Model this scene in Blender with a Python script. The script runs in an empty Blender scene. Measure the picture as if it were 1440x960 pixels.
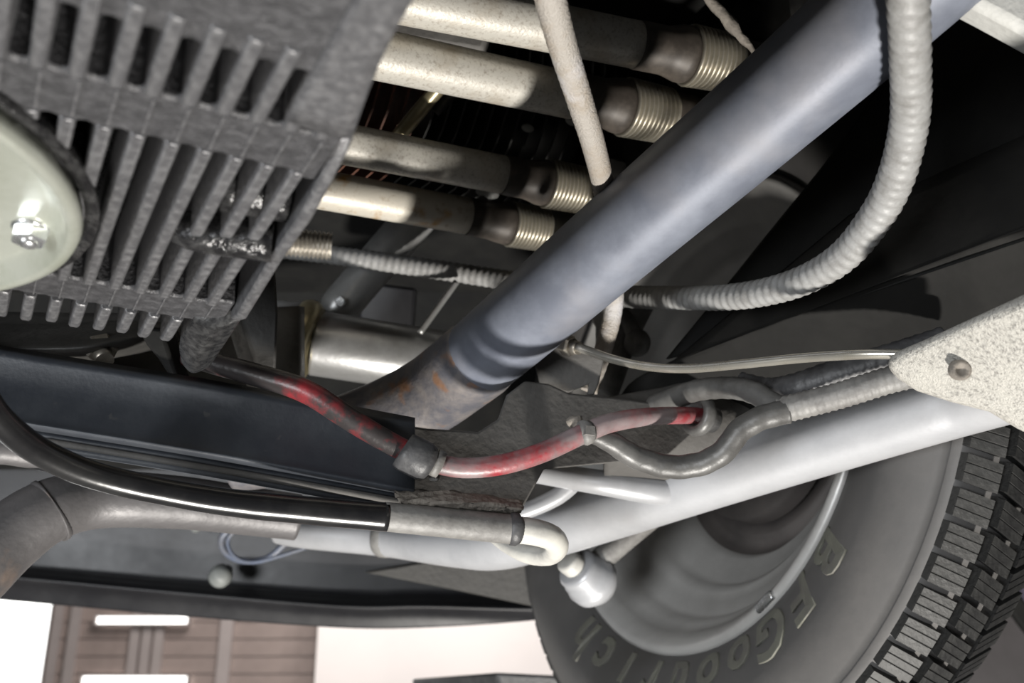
import bpy, bmesh, math, random
from mathutils import Vector as V, Matrix
random.seed(4)
S = bpy.context.scene
COL = S.collection
R = math.radians

# ------------------------------------------------------------------ camera
PITCH = R(20); F = 1440.0; CZ = 1.70; YAW = R(27.6)
cam = bpy.data.cameras.new('camera'); camo = bpy.data.objects.new('camera', cam); COL.objects.link(camo)
cam.sensor_width = 36; cam.lens = 36.0 * F / 1440
camo.location = (0, 0, CZ); camo.rotation_euler = (R(90) + PITCH, 0, 0)
cam.clip_start = .02
cam.dof.use_dof = True; cam.dof.focus_distance = .52; cam.dof.aperture_fstop = 11.0
S.camera = camo
S.view_settings.view_transform = 'Standard'; S.view_settings.look = 'None'
S.view_settings.gamma = 1; S.view_settings.exposure = 0.18
try: S.view_settings.use_curve_mapping = False
except Exception: pass

def ray(x, y):
    a = (x - 720) / F; b = (480 - y) / F
    return V((a, math.cos(PITCH) - b * math.sin(PITCH), math.sin(PITCH) + b * math.cos(PITCH)))
def P(x, y, d): return ray(x, y) * d + V((0, 0, CZ))
# car axes: U = outboard, W = along the car, away from the camera
U = V((math.cos(YAW), math.sin(YAW), 0)); W = V((-math.sin(YAW), math.cos(YAW), 0)); Z = V((0, 0, 1))
def C(u, v, z): return U * u + W * v + V((0, 0, z + CZ - .09))
def toC(p): return (p.dot(U), p.dot(W), p.z - CZ + .09)

# ------------------------------------------------------------------ light
w = bpy.data.worlds.new('world'); S.world = w; w.use_nodes = True
w.node_tree.nodes['Background'].inputs[0].default_value = (.86, .92, 1, 1)
w.node_tree.nodes['Background'].inputs[1].default_value = .025
def area(name, loc, target, size, power, col):
    l = bpy.data.lights.new(name, 'AREA'); l.shape = 'DISK'; l.size = size; l.energy = power; l.color = col
    o = bpy.data.objects.new(name, l); COL.objects.link(o); o.location = loc
    o.rotation_euler = (V(target) - V(loc)).to_track_quat('-Z', 'Y').to_euler()
    return o
KEY = V((.22, .18, .13))          # hand lamp standing low on the workshop floor
area('work_lamp', KEY, P(760, 420, .6), .13, 58, (1, .96, .90))
# added fill light from behind the camera on the left, for the wheel
area('wheel_fill', (-1.5, -2.05, 1.15), (0.15, .83, 1.9), 1.0, 64, (.94, .97, 1))
area('far_wall_fill', (-.6, 4.0, 3.5), (-.6, 5.2, 1.2), 1.6, 75, (1, .96, .93))  # added fill light that brightens the far wall, no fixture behind it

# ------------------------------------------------------------------ materials
MATS = {}
def M(name, c1, c2=None, rough=.5, metal=0., scale=40, thr=(.42, .68), bump=0., bscale=300, rvar=.15, detail=8, c3=None, s3=9, t3=(.55, .7), spec=.5, coat=0):
    m = bpy.data.materials.new(name); m.use_nodes = True; nt = m.node_tree; N = nt.nodes; L = nt.links
    b = N['Principled BSDF']; tc = N.new('ShaderNodeTexCoord')
    b.inputs['Metallic'].default_value = metal; b.inputs['Roughness'].default_value = rough
    b.inputs['Specular IOR Level'].default_value = spec
    b.inputs['Coat Weight'].default_value = coat
    b.inputs['Base Color'].default_value = (*c1, 1)
    if c2:
        n = N.new('ShaderNodeTexNoise'); n.inputs['Scale'].default_value = scale; n.inputs['Detail'].default_value = detail
        n.inputs['Roughness'].default_value = .65
        L.new(tc.outputs['Object'], n.inputs['Vector'])
        r = N.new('ShaderNodeValToRGB'); r.color_ramp.elements[0].position = thr[0]; r.color_ramp.elements[1].position = thr[1]
        r.color_ramp.elements[0].color = (*c1, 1); r.color_ramp.elements[1].color = (*c2, 1)
        L.new(n.outputs['Fac'], r.inputs['Fac']); out = r.outputs['Color']
        if c3:
            n3 = N.new('ShaderNodeTexNoise'); n3.inputs['Scale'].default_value = s3; n3.inputs['Detail'].default_value = 6
            L.new(tc.outputs['Object'], n3.inputs['Vector'])
            r3 = N.new('ShaderNodeValToRGB'); r3.color_ramp.elements[0].position = t3[0]; r3.color_ramp.elements[1].position = t3[1]
            L.new(n3.outputs['Fac'], r3.inputs['Fac'])
            mx = N.new('ShaderNodeMix'); mx.data_type = 'RGBA'; mx.inputs['B'].default_value = (*c3, 1)
            L.new(r3.outputs['Color'], mx.inputs['Factor']); L.new(out, mx.inputs['A']); out = mx.outputs['Result']
        L.new(out, b.inputs['Base Color'])
        mr = N.new('ShaderNodeMapRange'); mr.inputs['To Min'].default_value = max(.03, rough - rvar); mr.inputs['To Max'].default_value = min(1, rough + rvar)
        L.new(n.outputs['Fac'], mr.inputs['Value']); L.new(mr.outputs['Result'], b.inputs['Roughness'])
    if bump:
        nb = N.new('ShaderNodeTexNoise'); nb.inputs['Scale'].default_value = bscale; nb.inputs['Detail'].default_value = 4
        L.new(tc.outputs['Object'], nb.inputs['Vector'])
        bp = N.new('ShaderNodeBump'); bp.inputs['Strength'].default_value = bump; bp.inputs['Distance'].default_value = .002
        L.new(nb.outputs['Fac'], bp.inputs['Height']); L.new(bp.outputs['Normal'], b.inputs['Normal'])
    MATS[name] = m; return m
def EM(name, c, s):
    m = bpy.data.materials.new(name); m.use_nodes = True; b = m.node_tree.nodes['Principled BSDF']
    b.inputs['Base Color'].default_value = (*c, 1); b.inputs['Emission Color'].default_value = (*c, 1); b.inputs['Emission Strength'].default_value = s
    MATS[name] = m; return m

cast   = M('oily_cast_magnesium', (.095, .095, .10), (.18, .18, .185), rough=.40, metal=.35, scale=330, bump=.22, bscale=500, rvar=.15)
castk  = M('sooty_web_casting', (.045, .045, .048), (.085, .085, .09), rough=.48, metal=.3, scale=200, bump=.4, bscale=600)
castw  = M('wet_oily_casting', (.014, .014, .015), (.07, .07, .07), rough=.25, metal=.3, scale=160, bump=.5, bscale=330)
castl  = M('black_oily_lug', (.02, .02, .021), (.07, .07, .07), rough=.3, metal=.3, scale=260, bump=.15, bscale=500)
zinc   = M('zinc_plated_plate', (.50, .52, .46), (.36, .38, .31), rough=.34, metal=.55, scale=25, bump=.08, bscale=120)
chrome = M('bright_nut_steel', (.75, .77, .8), (.5, .5, .48), rough=.25, metal=.9, scale=90)
stud   = M('stud_steel', (.22, .20, .17), (.40, .37, .32), rough=.4, metal=.7, scale=120)
bluep  = M('blue_grey_paint', (.13, .143, .178), (.18, .197, .238), rough=.50, metal=.15, scale=35, bump=.03, bscale=500, c3=(.21, .21, .23), s3=14, t3=(.55, .75), detail=10)
rustp  = M('scuffed_blue_steel', (.11, .11, .125), (.21, .19, .18), rough=.42, metal=.25, scale=60, bump=.25, bscale=300, c3=(.23, .13, .08), s3=45, t3=(.58, .66))
tubew  = M('speckled_pushrod_tube', (.52, .50, .45), (.30, .27, .23), rough=.42, metal=.25, scale=420, thr=(.50, .70), bump=.10, bscale=600, c3=(.38, .33, .26), s3=30, t3=(.52, .72))
tubeo  = M('rust_stained_tube', (.62, .58, .50), (.40, .33, .24), rough=.4, metal=.25, scale=160, thr=(.55, .72), bump=.08, bscale=500, c3=(.48, .29, .11), s3=38, t3=(.58, .68))
bell   = M('brassy_bellows', (.47, .44, .37), (.33, .305, .25), rough=.36, metal=.75, scale=90)
collar = M('shadow_dark_collar', (.045, .038, .032), (.085, .072, .06), rough=.5, metal=.2, scale=90)  # dark tone puts the blue pipe's shadow into the collar colour
braid  = M('grey_braided_hose', (.28, .28, .276), (.19, .187, .18), rough=.5, scale=120, bump=.12, bscale=500)
braid2 = M('stained_braided_hose', (.36, .335, .305), (.31, .26, .205), rough=.55, scale=45, bump=.5, bscale=900, c3=(.52, .52, .54), s3=30)
redh   = M('red_hose_with_grime', (.26, .026, .034), (.12, .10, .10), rough=.40, scale=26, thr=(.47, .60), bump=.12, bscale=300, c3=(.24, .19, .19), s3=34, t3=(.46, .62))
redd   = M('red_hose_tarred', (.03, .026, .026), (.20, .018, .023), rough=.36, scale=30, thr=(.50, .64), bump=.12, bscale=300)
rubber = M('black_rubber_clip', (.035, .035, .037), (.08, .08, .082), rough=.5, scale=60, bump=.3, bscale=200)
beam   = M('black_painted_beam', (.030, .034, .042), (.045, .05, .058), rough=.5, scale=30, bump=.08, bscale=400, c3=(.06, .062, .065), s3=150, t3=(.66, .74))
gloss  = M('gloss_black_pipe', (.010, .010, .011), (.022, .022, .022), rough=.24, scale=30, bump=.08, bscale=90, rvar=.05, spec=.7)
condm  = M('sooty_conduit', (.10, .098, .094), (.055, .053, .05), rough=.42, scale=50, bump=.15, bscale=250)
dusty  = M('dusty_grey_hose', (.20, .195, .185), (.11, .105, .10), rough=.55, scale=60, bump=.2, bscale=300)
pale   = M('pale_grey_hose', (.52, .51, .47), (.36, .35, .33), rough=.38, scale=50, bump=.15, bscale=200)
plate  = M('dusty_dark_steel', (.068, .065, .061), (.105, .10, .093), rough=.7, scale=24, bump=.3, bscale=220, c3=(.05, .047, .044), s3=12)
gearm  = M('sooty_gearbox_casting', (.028, .027, .025), (.045, .043, .04), rough=.6, scale=40, bump=.3, bscale=200)
dirt   = M('caked_dirt', (.20, .18, .155), (.13, .115, .10), rough=.85, scale=60, bump=1., bscale=160)
silver = M('silver_painted_steel', (.44, .445, .46), (.36, .365, .38), rough=.36, metal=.25, scale=25, bump=.05, bscale=300, c3=(.34, .34, .35), s3=17, t3=(.62, .74))
pinkt  = M('dull_grey_exhaust_steel', (.12, .115, .116), (.08, .076, .077), rough=.5, metal=.2, scale=25, bump=.2, bscale=200, c3=(.19, .14, .11), s3=20, t3=(.62, .72))
alu    = M('dull_aluminium', (.42, .42, .42), (.27, .27, .26), rough=.33, metal=.6, scale=18, bump=.1, bscale=150)
brass  = M('brass_band', (.50, .44, .28), (.34, .29, .18), rough=.33, metal=.7, scale=60)
black  = M('black_underseal', (.011, .011, .011), (.017, .017, .016), rough=.75, spec=.12, scale=20, bump=.2, bscale=150)
inner  = M('dark_wheel_arch', (.010, .0098, .0093), (.016, .0155, .0145), rough=.6, spec=.12, scale=14, bump=.15, bscale=90)
front  = M('satin_black_panel', (.013, .013, .015), (.022, .022, .024), rough=.42, scale=14, bump=.1, bscale=60)
under  = M('grey_stone_chip_coating', (.42, .405, .37), (.13, .125, .115), rough=.75, scale=560, thr=(.48, .70), bump=.55, bscale=1100, c3=(.44, .425, .385), s3=30)
lightp = M('light_grey_paint', (.42, .42, .40), (.34, .34, .32), rough=.6, scale=50, bump=.3, bscale=300)
brake  = M('plated_brake_pipe', (.66, .63, .56), (.5, .47, .4), rough=.24, metal=.8, scale=60)
tyrem  = M('dusty_tyre_rubber', (.085, .082, .080), (.105, .10, .096), rough=.62, scale=14, bump=.12, bscale=120, c3=(.07, .066, .062), s3=6)
tread  = M('shaded_tread_rubber', (.009, .009, .009), (.017, .017, .016), rough=.6, scale=60, bump=.3, bscale=300)  # shade on the columns beyond the shoulder is put into this colour
treads = M('lit_dusty_shoulder_rubber', (.022, .022, .021), (.042, .041, .039), rough=.6, scale=60, bump=.3, bscale=300)  # dust, with the lit look of the shoulder put into the colour
rimm   = M('dusty_silver_rim', (.56, .55, .53), (.44, .43, .415), rough=.42, metal=.3, scale=12, bump=.05, bscale=200)
rimd   = M('brown_dusted_rim', (.15, .135, .128), (.09, .082, .078), rough=.5, metal=.2, scale=14)
letter = M('letter_rubber', (.14, .14, .115), (.105, .10, .09), rough=.6, scale=40)
finm   = M('dark_cylinder_fin', (.022, .022, .021), (.045, .043, .04), rough=.5, metal=.3, scale=60)
rustf  = M('rusty_cylinder_fin', (.13, .05, .03), (.06, .03, .02), rough=.7, scale=80, bump=.3, bscale=300)
floorm = M('workshop_concrete', (.17, .165, .155), (.13, .125, .12), rough=.6, scale=3, bump=.1, bscale=40)
whitew = M('white_wall_paint', (.86, .80, .77), (.82, .76, .735), rough=.8, scale=2)
board  = M('brown_board', (.31, .245, .22), (.26, .205, .185), rough=.6, scale=9)
post   = M('grey_brown_post', (.38, .33, .315), (.34, .295, .28), rough=.6, scale=6)
liftg  = M('lift_grey_paint', (.085, .078, .080), (.065, .06, .06), rough=.6, scale=9, c3=(.105, .095, .097), s3=3)
lilac  = M('pale_lilac_panel', (.20, .18, .25), (.17, .155, .22), rough=.6, scale=4)
day    = EM('daylight_glass', (1, 1, .97), 2.2)
knobm  = M('pale_plastic_knob', (.22, .23, .22), (.16, .17, .165), rough=.5, scale=40)
bluew  = M('blue_wire', (.10, .12, .17), (.14, .14, .15), rough=.4, scale=60)

# ------------------------------------------------------------------ mesh helpers
def spline(pts, step=.004):
    n = len(pts); out = []
    for i in range(n - 1):
        p0 = pts[max(i - 1, 0)]; p1 = pts[i]; p2 = pts[i + 1]; p3 = pts[min(i + 2, n - 1)]
        k = max(2, int((p2[0] - p1[0]).length / step))
        for j in range(k):
            t = j / k
            def cr(a, b, c, d): return .5 * ((2 * b) + (c - a) * t + (2 * a - 5 * b + 4 * c - d) * t * t + (3 * b - a - 3 * c + d) * t ** 3)
            out.append((cr(p0[0], p1[0], p2[0], p3[0]), cr(p0[1], p1[1], p2[1], p3[1])))
    out.append(pts[-1]); return out

class MB:
    def __init__(s): s.v = []; s.f = []; s.sm = []
    def add(s, vs, fs, smooth=False):
        o = len(s.v); s.v += [V(q) for q in vs]
        for f in fs: s.f.append([i + o for i in f]); s.sm.append(smooth)
        return s
    def tube(s, pts, n=20, step=.004, caps=True, rib=None, smooth=True, raw=False, squash=None):
        """pts: list of (Vector, radius); rib(s_len, theta) multiplies the radius"""
        pa = pts if raw else spline(pts, step)
        P_ = [p for p, r in pa]; m = len(P_); T = []
        for i in range(m):
            t = (P_[min(i + 1, m - 1)] - P_[max(i - 1, 0)]); T.append(t.normalized())
        a = V((0, 0, 1)); a = V((1, 0, 0)) if abs(T[0].dot(a)) > .9 else a
        x = (a - T[0] * a.dot(T[0])).normalized(); vs = []; L = 0
        for i in range(m):
            if i: L += (P_[i] - P_[i - 1]).length
            x = (x - T[i] * x.dot(T[i])).normalized(); y = T[i].cross(x)
            for k in range(n):
                th = 2 * math.pi * k / n; r = pa[i][1] * (rib(L, th) if rib else 1)
                vs.append(P_[i] + x * (math.cos(th) * r * (squash or 1)) + y * (math.sin(th) * r))
        fs = [[i * n + k, i * n + (k + 1) % n, (i + 1) * n + (k + 1) % n, (i + 1) * n + k] for i in range(m - 1) for k in range(n)]
        s.add(vs, fs, smooth)
        if caps:
            o = len(s.v) - m * n
            s.f.append([o + k for k in range(n)][::-1]); s.sm.append(False)
            s.f.append([o + (m - 1) * n + k for k in range(n)]); s.sm.append(False)
        return s
    def lathe(s, prof, o, ax, n=48, smooth=True, close=False, a0=0, a1=None):
        """prof: (distance along axis, radius)"""
        ax = ax.normalized(); a = Z if abs(ax.dot(Z)) < .9 else V((1, 0, 0))
        x = (a - ax * a.dot(ax)).normalized(); y = ax.cross(x); vs = []
        for h, r in prof:
            for k in range(n):
                th = 2 * math.pi * k / n
                vs.append(o + ax * h + x * (math.cos(th) * r) + y * (math.sin(th) * r))
        m = len(prof); rng = range(m if close else m - 1)
        fs = [[i * n + k, i * n + (k + 1) % n, ((i + 1) % m) * n + (k + 1) % n, ((i + 1) % m) * n + k] for i in rng for k in range(n)]
        s.add(vs, fs, smooth); return s
    def prism(s, poly, off):
        """poly: closed list of 3-D points, extruded by vector off"""
        n = len(poly); vs = list(poly) + [p + off for p in poly]
        fs = [list(range(n)), list(range(n, 2 * n))[::-1]] + [[i, i + n, (i + 1) % n + n, (i + 1) % n] for i in range(n)]
        return s.add(vs, fs)
    def box(s, o, a, b, c):
        vs = [o + a * i + b * j + c * k for i in (0, 1) for j in (0, 1) for k in (0, 1)]
        return s.add(vs, [[0, 1, 3, 2], [4, 6, 7, 5], [0, 4, 5, 1], [2, 3, 7, 6], [0, 2, 6, 4], [1, 5, 7, 3]])
    def sheet(s, rows, off, sub=6, smooth=True):
        """rows of control points, smoothly interpolated, given the thickness vector off"""
        def cr(p, t):
            n = len(p); x = t * (n - 1); i = min(int(x), n - 2); u = x - i
            a, b, c, d = p[max(i - 1, 0)], p[i], p[i + 1], p[min(i + 2, n - 1)]
            return .5 * ((2 * b) + (c - a) * u + (2 * a - 5 * b + 4 * c - d) * u * u + (3 * b - a - 3 * c + d) * u ** 3)
        nc = (len(rows[0]) - 1) * sub + 1; nr = (len(rows) - 1) * sub + 1
        rr = [[cr(r, j / (nc - 1)) for j in range(nc)] for r in rows]
        g = [[cr([r[j] for r in rr], i / (nr - 1)) for j in range(nc)] for i in range(nr)]
        vs = [p for r in g for p in r]; k = len(vs); vs += [p + off for p in vs]; fs = []
        for i in range(nr - 1):
            for j in range(nc - 1):
                a = i * nc + j; fs.append([a, a + 1, a + nc + 1, a + nc]); fs.append([a + k, a + nc + k, a + nc + 1 + k, a + 1 + k])
        rim = [j for j in range(nc)] + [i * nc + nc - 1 for i in range(1, nr)] + [(nr - 1) * nc + j for j in range(nc - 2, -1, -1)] + [i * nc for i in range(nr - 2, 0, -1)]
        for a, b in zip(rim, rim[1:] + rim[:1]): fs.append([a, a + k, b + k, b])
        return s.add(vs, fs, smooth)
    def ball(s, c, r, n=16, ax=Z, sx=1):
        return s.lathe([(math.cos(math.pi * (1 - i / 8)) * r * sx, max(1e-5, math.sin(math.pi * i / 8) * r)) for i in range(9)], c, ax, n)
    def hexnut(s, o, ax, r, h, n=6):
        s.lathe([(0, r * .9), (h * .12, r), (h * .85, r), (h, r * .86), (h, .0001)], o, ax, n, smooth=False); return s

ORG = {}
def build(name, mb, mat, parent=None, bevel=0, seg=2, org=None, sub=0, angle=35):
    o = org or (sum(mb.v, V()) / len(mb.v))
    me = bpy.data.meshes.new(name); me.from_pydata([v - o for v in mb.v], [], mb.f)
    me.polygons.foreach_set('use_smooth', mb.sm); me.update()
    bm = bmesh.new(); bm.from_mesh(me); bmesh.ops.recalc_face_normals(bm, faces=bm.faces); bm.to_mesh(me); bm.free()
    ob = bpy.data.objects.new(name, me); COL.objects.link(ob); me.materials.append(mat)
    if bevel:
        b = ob.modifiers.new('bevel', 'BEVEL'); b.width = bevel; b.segments = seg; b.limit_method = 'ANGLE'; b.angle_limit = R(angle); b.harden_normals = False
        for p in me.polygons: p.use_smooth = True
        try: me.set_sharp_from_angle(angle=R(50))
        except Exception: pass
    ORG[ob] = o
    if parent is not None: ob.parent = parent; ob.location = o - ORG[parent]
    else: ob.location = o
    return ob
def tag(o, label, cat, group=None):
    o['label'] = label; o['category'] = cat
    if group: o['group'] = group
    return o
def thing(name, label, cat, base, group=None):
    e = bpy.data.objects.new(name, None); COL.objects.link(e); e.location = base; e.empty_display_size = .02
    ORG[e] = V(base); return tag(e, label, cat, group)
def struct(o): o['kind'] = 'structure'; return o
def PP(*q): return [(P(x, y, d), r) for x, y, d, r in q]
def one(name, mb, mat, label, cat, group=None, **k): return tag(build(name, mb, mat, **k), label, cat, group)
VIEW = V((0, math.cos(PITCH), math.sin(PITCH)))   # used only as a thickness direction for panels that face the camera side

# ================================================================== the workshop
fl = MB(); fl.box(V((-9, -7, -.1)), V((20, 0, 0)), V((0, 20, 0)), V((0, 0, .1)))
struct(build('floor', fl, floorm))
YW = 6.0
def WP(x, y, d=YW):           # a point on the far wall plane
    r = ray(x, y); return V((0, 0, CZ)) + r * (d / r.y)
wl = MB(); a = WP(-300, 800); b = WP(468, 800)
wl.box(V((a.x, YW + .02, 0)), V((b.x - a.x, 0, 0)), V((0, .2, 0)), V((0, 0, 3.2)))
# far wall with an opening left of the boarded part
x_open = WP(62, 900).x
wl = MB(); wl.box(V((x_open, YW + .03, 0)), V((b.x - x_open, 0, 0)), V((0, .2, 0)), V((0, 0, 3.4)))
farw = struct(build('wall_far', wl, post))
z0 = 1.35; k = 0
while z0 < 2.65:                    # boards of the far wall
    m = MB(); m.box(V((x_open + .02, YW, z0)), V((b.x - x_open - .02, 0, 0)), V((0, .03, 0)), V((0, 0, .088)))
    build('board', m, board, farw); z0 += .094; k += 1
for px, wd in ((103, .055), (190, .05), (207, .05), (224, .05), (318, .07)):
    c = WP(px, 910); m = MB(); m.box(V((c.x - wd / 2, YW - .03, .0)), V((wd, 0, 0)), V((0, .03, 0)), V((0, 0, 3.3)))
    build('batten', m, post, farw)
wr = MB(); wr.box(V((b.x, YW - .35, 0)), V((6, 0, 0)), V((0, .2, 0)), V((0, 0, 3.4)))
struct(build('wall_right', wr, whitew))
def window(n, x0, y0, x1, y1):
    p = WP(x0, y0); q = WP(x1, y1); m = MB()
    m.box(V((p.x, YW - .05, q.z)), V((q.x - p.x, 0, 0)), V((0, .015, 0)), V((0, 0, p.z - q.z)))
    fr = MB(); t = .008
    for o, s_ in (((p.x - t, q.z - t), (q.x - p.x + 2 * t, t)), ((p.x - t, p.z), (q.x - p.x + 2 * t, t)), ((p.x - t, q.z), (t, p.z - q.z)), ((q.x, q.z), (t, p.z - q.z))):
        fr.box(V((o[0], YW - .07, o[1])), V((s_[0], 0, 0)), V((0, .05, 0)), V((0, 0, s_[1])))
    f = struct(build('window_%d' % n, fr, post)); build('pane', m, day, f)
window(1, 122, 951, 262, 1010); window(2, 142, 868, 268, 878)
m = MB(); p = WP(-400, 700); q = WP(62, 1020)
m.box(V((p.x, YW + .12, 1.0)), V((q.x - p.x, 0, 0)), V((0, .03, 0)), V((0, 0, 2.0)))
f = MB(); f.box(V((q.x - .03, YW - .02, 0)), V((.05, 0, 0)), V((0, .2, 0)), V((0, 0, 3.1)))
d = struct(build('window_3', f, post)); build('pane', m, day, d)

# ================================================================== car shell
m = MB(); m.box(C(-1.5, -.9, .56), U * 2.6, W * 3.2, Z * .03)
one('car_floor_pan', m, black, 'black underside of the car body above the engine', 'floor pan')
pan = thing('body_cross_panel', 'satin black body panel with a folded lower lip above the boarded wall', 'body panel', P(350, 880, 1.2))
up = [(-800, 745), (-260, 790), (0, 808), (240, 830), (480, 850), (600, 850), (760, 854), (900, 850)]
lo = [(-800, 776), (-260, 822), (0, 843), (240, 865), (470, 882), (600, 882), (760, 871), (900, 850)]
m = MB(); m.sheet([[P(x, -160, 1.0) for x, y in up], [P(x, 250, 1.2) for x, y in up], [P(x, 660, 1.2) for x, y in up]], VIEW * .012)
build('upper_panel', m, black, pan)
m = MB(); m.sheet([[P(x, 600, 1.24) for x, y in up], [P(x, 700, 1.24) for x, y in up], [P(x, y - 8, 1.23) for x, y in up]], VIEW * .012)
build('panel', m, front, pan)
m = MB(); m.sheet([[P(x, y - 12, 1.225) for x, y in up], [P(x, y - 4, 1.195) for x, y in up], [P(x, y + 4, 1.185) for x, y in up], [P(x, y + 14, 1.20) for x, y in up], [P(x, y, 1.205) for x, y in lo]], VIEW * .02, sub=5)
build('folded_lip', m, front, pan)
for px, py, r in ((308, 811, 16), (275, 742, 7)):
    c = P(px, py, 1.17); m = MB(); rr = r * 1.17 / F
    m.lathe([(0, rr * .5), (.02, rr * .55), (.024, rr), (.034, rr), (.040, rr * .7), (.042, .0001)], c + VIEW * .035, -VIEW, 24)
    build('grommet_plug', m, knobm, pan)
m = MB(); fp = [(512, 805), (560, 796), (622, 785), (800, 778), (800, 862), (745, 852), (640, 830)]
m.prism([P(x, y, 1.10 + (x - 512) * .0001) for x, y in fp], VIEW * .008)
one('splash_flap', m, gearm, 'thin dark triangular flap left of the tyre', 'flap', bevel=.002)
# wiring loop by the left exhaust pipe
m = MB(); m.tube(PP((330, 738, 1.08, .0035), (312, 755, 1.08, .0035), (316, 775, 1.08, .0035), (340, 788, 1.08, .0035), (375, 785, 1.08, .0035), (400, 765, 1.08, .0035), (425, 745, 1.08, .0035)), n=10)
m.tube(PP((336, 740, 1.06, .002), (320, 760, 1.06, .002), (330, 782, 1.06, .002), (360, 790, 1.06, .002), (430, 770, 1.06, .002)), n=8)
one('wire_loop', m, bluew, 'thin bluish wire loop hanging under the left exhaust pipe', 'wire')

# wheel arch panels on the right
arch = thing('inner_wheel_arch', 'dark inner wheel arch panel with a long crease, right of the blue pipe', 'body panel', P(1200, 560, .62))
m = MB(); rows = [[P(1290, -60, .60), P(1500, -60, .5), P(1700, -60, .44)], [P(1242, 120, .645), P(1420, 120, .55), P(1650, 120, .46)], [P(1070, 345, .68), P(1260, 330, .60), P(1600, 250, .48)], [P(940, 505, .70), P(1020, 480, .665), P(1600, 285, .475)]]
rows = [r + [r[-1] * 2.2 - r[-2] * 1.2] for r in rows]; m.sheet(rows, VIEW * .012 , sub=5); build('arch_panel', m, black, arch)
m = MB(); rows = [[P(1200, 300, .60), P(1350, 230, .55), P(1600, 120, .48)], [P(960, 498, .675), P(1220, 398, .58), P(1600, 255, .47)], [P(950, 506, .677), P(1225, 405, .582), P(1600, 265, .472)], [P(885, 542, .70), P(1200, 490, .62), P(1600, 400, .5)], [P(850, 610, .72), P(1200, 560, .65), P(1600, 470, .53)]]
rows = [r + [r[-1] * 1.7 - r[-2] * .7] for r in rows]; m.sheet(rows, VIEW * .008, sub=5); build('creased_panel', m, inner, arch)
m = MB(); m.sheet([[P(1300, 330, .80), P(1420, 330, .76), P(1750, 330, .66)], [P(1255, 540, .86), P(1420, 540, .8), P(1750, 540, .7)], [P(1330, 680, .95), P(1440, 680, .9), P(1700, 680, .8)], [P(1330, 780, 1.02), P(1420, 790, .98), P(1700, 890, .9)]], VIEW * .01)
build('rear_panel', m, black, arch)

# silver-coated nose of body, right edge
m = MB(); us = [(1243, 510), (1262, 494), (1300, 478), (1370, 446), (1440, 414), (1560, 365), (1800, 300), (1800, 670), (1600, 655), (1510, 636), (1440, 607), (1395, 580), (1340, 566), (1290, 550), (1262, 532)]
m.prism([P(x, y, .47 - (x - 1243) * .00022 + (y - 510) * .0002) for x, y in us], ray(1243, 510) * .03)
nose = one('coated_body_nose', m, under, 'pale grey stone-chip coated point of bodywork at the right edge', 'body part', bevel=.005, seg=4)
c = P(1366, 521, .434); m = MB()
m.lathe([(-.002, .0046), (.0015, .0045), (.002, .003), (.0005, .002), (0, .0001)], c + VIEW * .011, -VIEW, 18)
o = build('rust_spot', m, dirt, nose); o['label'] = 'small brown rust pit'
m = MB(); m.prism([P(x, y, .42) for x, y in ((1335, -25), (1352, -2), (1395, 20), (1450, 50), (1560, 110), (1900, 300), (1900, -300), (1560, -300), (1310, -100))], VIEW * .02)
one('grey_body_edge', m, lightp, 'light grey strip of bodywork in the top right corner', 'body part', bevel=.004)

# lift parts behind the tyre, lower right
ls = thing('lift_side_plate', 'dusty grey steel plate with a dark edge at the lower right', 'lift plate', P(1380, 960, 1.3))
def onfloor(p): return V((p.x, p.y, 0))
m = MB(); m.prism([onfloor(P(1100, 1000, 1.3)), P(1150, 760, 1.3), P(1362, 782, 1.3), P(1480, 930, 1.3), onfloor(P(1480, 1000, 1.3))], VIEW * .02); build('plate', m, liftg, ls, bevel=.002)
m = MB(); m.prism([P(x, y, 1.28) for x, y in ((1345, 750), (1366, 748), (1500, 920), (1500, 962), (1440, 884))], VIEW * .03); build('edge_strip', m, black, ls, bevel=.003)
m = MB(); m.prism([P(1330, 740, 1.6), P(1620, 740, 1.6), onfloor(P(1620, 960, 1.6)), onfloor(P(1440, 960, 1.6))], VIEW * .02)
one('lilac_panel', m, lilac, 'pale lilac panel beyond the grey plate at the right edge', 'panel')
lp = thing('black_lift_arm', 'black end of a lift arm at the bottom edge, left of the tyre', 'lift arm', onfloor(P(780, 1000, 1.25)))  # end of a lift arm, set on an added post out of view
m = MB(); m.prism([P(x, y, 1.15) for x, y in ((697, 945), (860, 953), (860, 1010), (712, 1010))], W * .25); build('pad', m, rubber, lp, bevel=.004)
q = P(785, 1000, 1.26); m = MB(); m.lathe([(0, .0001), (0, .10), (.02, .10), (.03, .035), (q.z - .01, .035), (q.z, .0001)], onfloor(q), Z, 24); build('post', m, rubber, lp)

# ================================================================== wheel
HUB = P(966.5, 570, .877)
CAMB = R(4.5)                       # the wheel hangs tucked under on its drooping axle
WU = U * math.cos(CAMB) - Z * math.sin(CAMB); WZ = Z * math.cos(CAMB) + U * math.sin(CAMB)
wheel = thing('rear_wheel', 'rear wheel seen from inside, silver rim in a dusty black tyre', 'wheel', HUB - WZ * .33)
RT = .325
tp = [(h_, .2 + (q_ - .2) * .845 if q_ > .2 else q_) for h_, q_ in [(.012, .200), (-.002, .207), (-.010, .222), (-.017, .245), (-.019, .262), (-.016, .280), (-.009, .298), (-.006, .303), (-.0065, .3045), (.004, .311), (.014, .3150), (.036, .3150), (.062, .3120), (.088, .298), (.106, .27), (.108, .24), (.1, .205), (.094, .2), (.05, .196)]]
m = MB(); m.lathe(tp, HUB, WU, 120, close=True)
tyre = build('tyre', m, tyrem, wheel, org=HUB)
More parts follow.
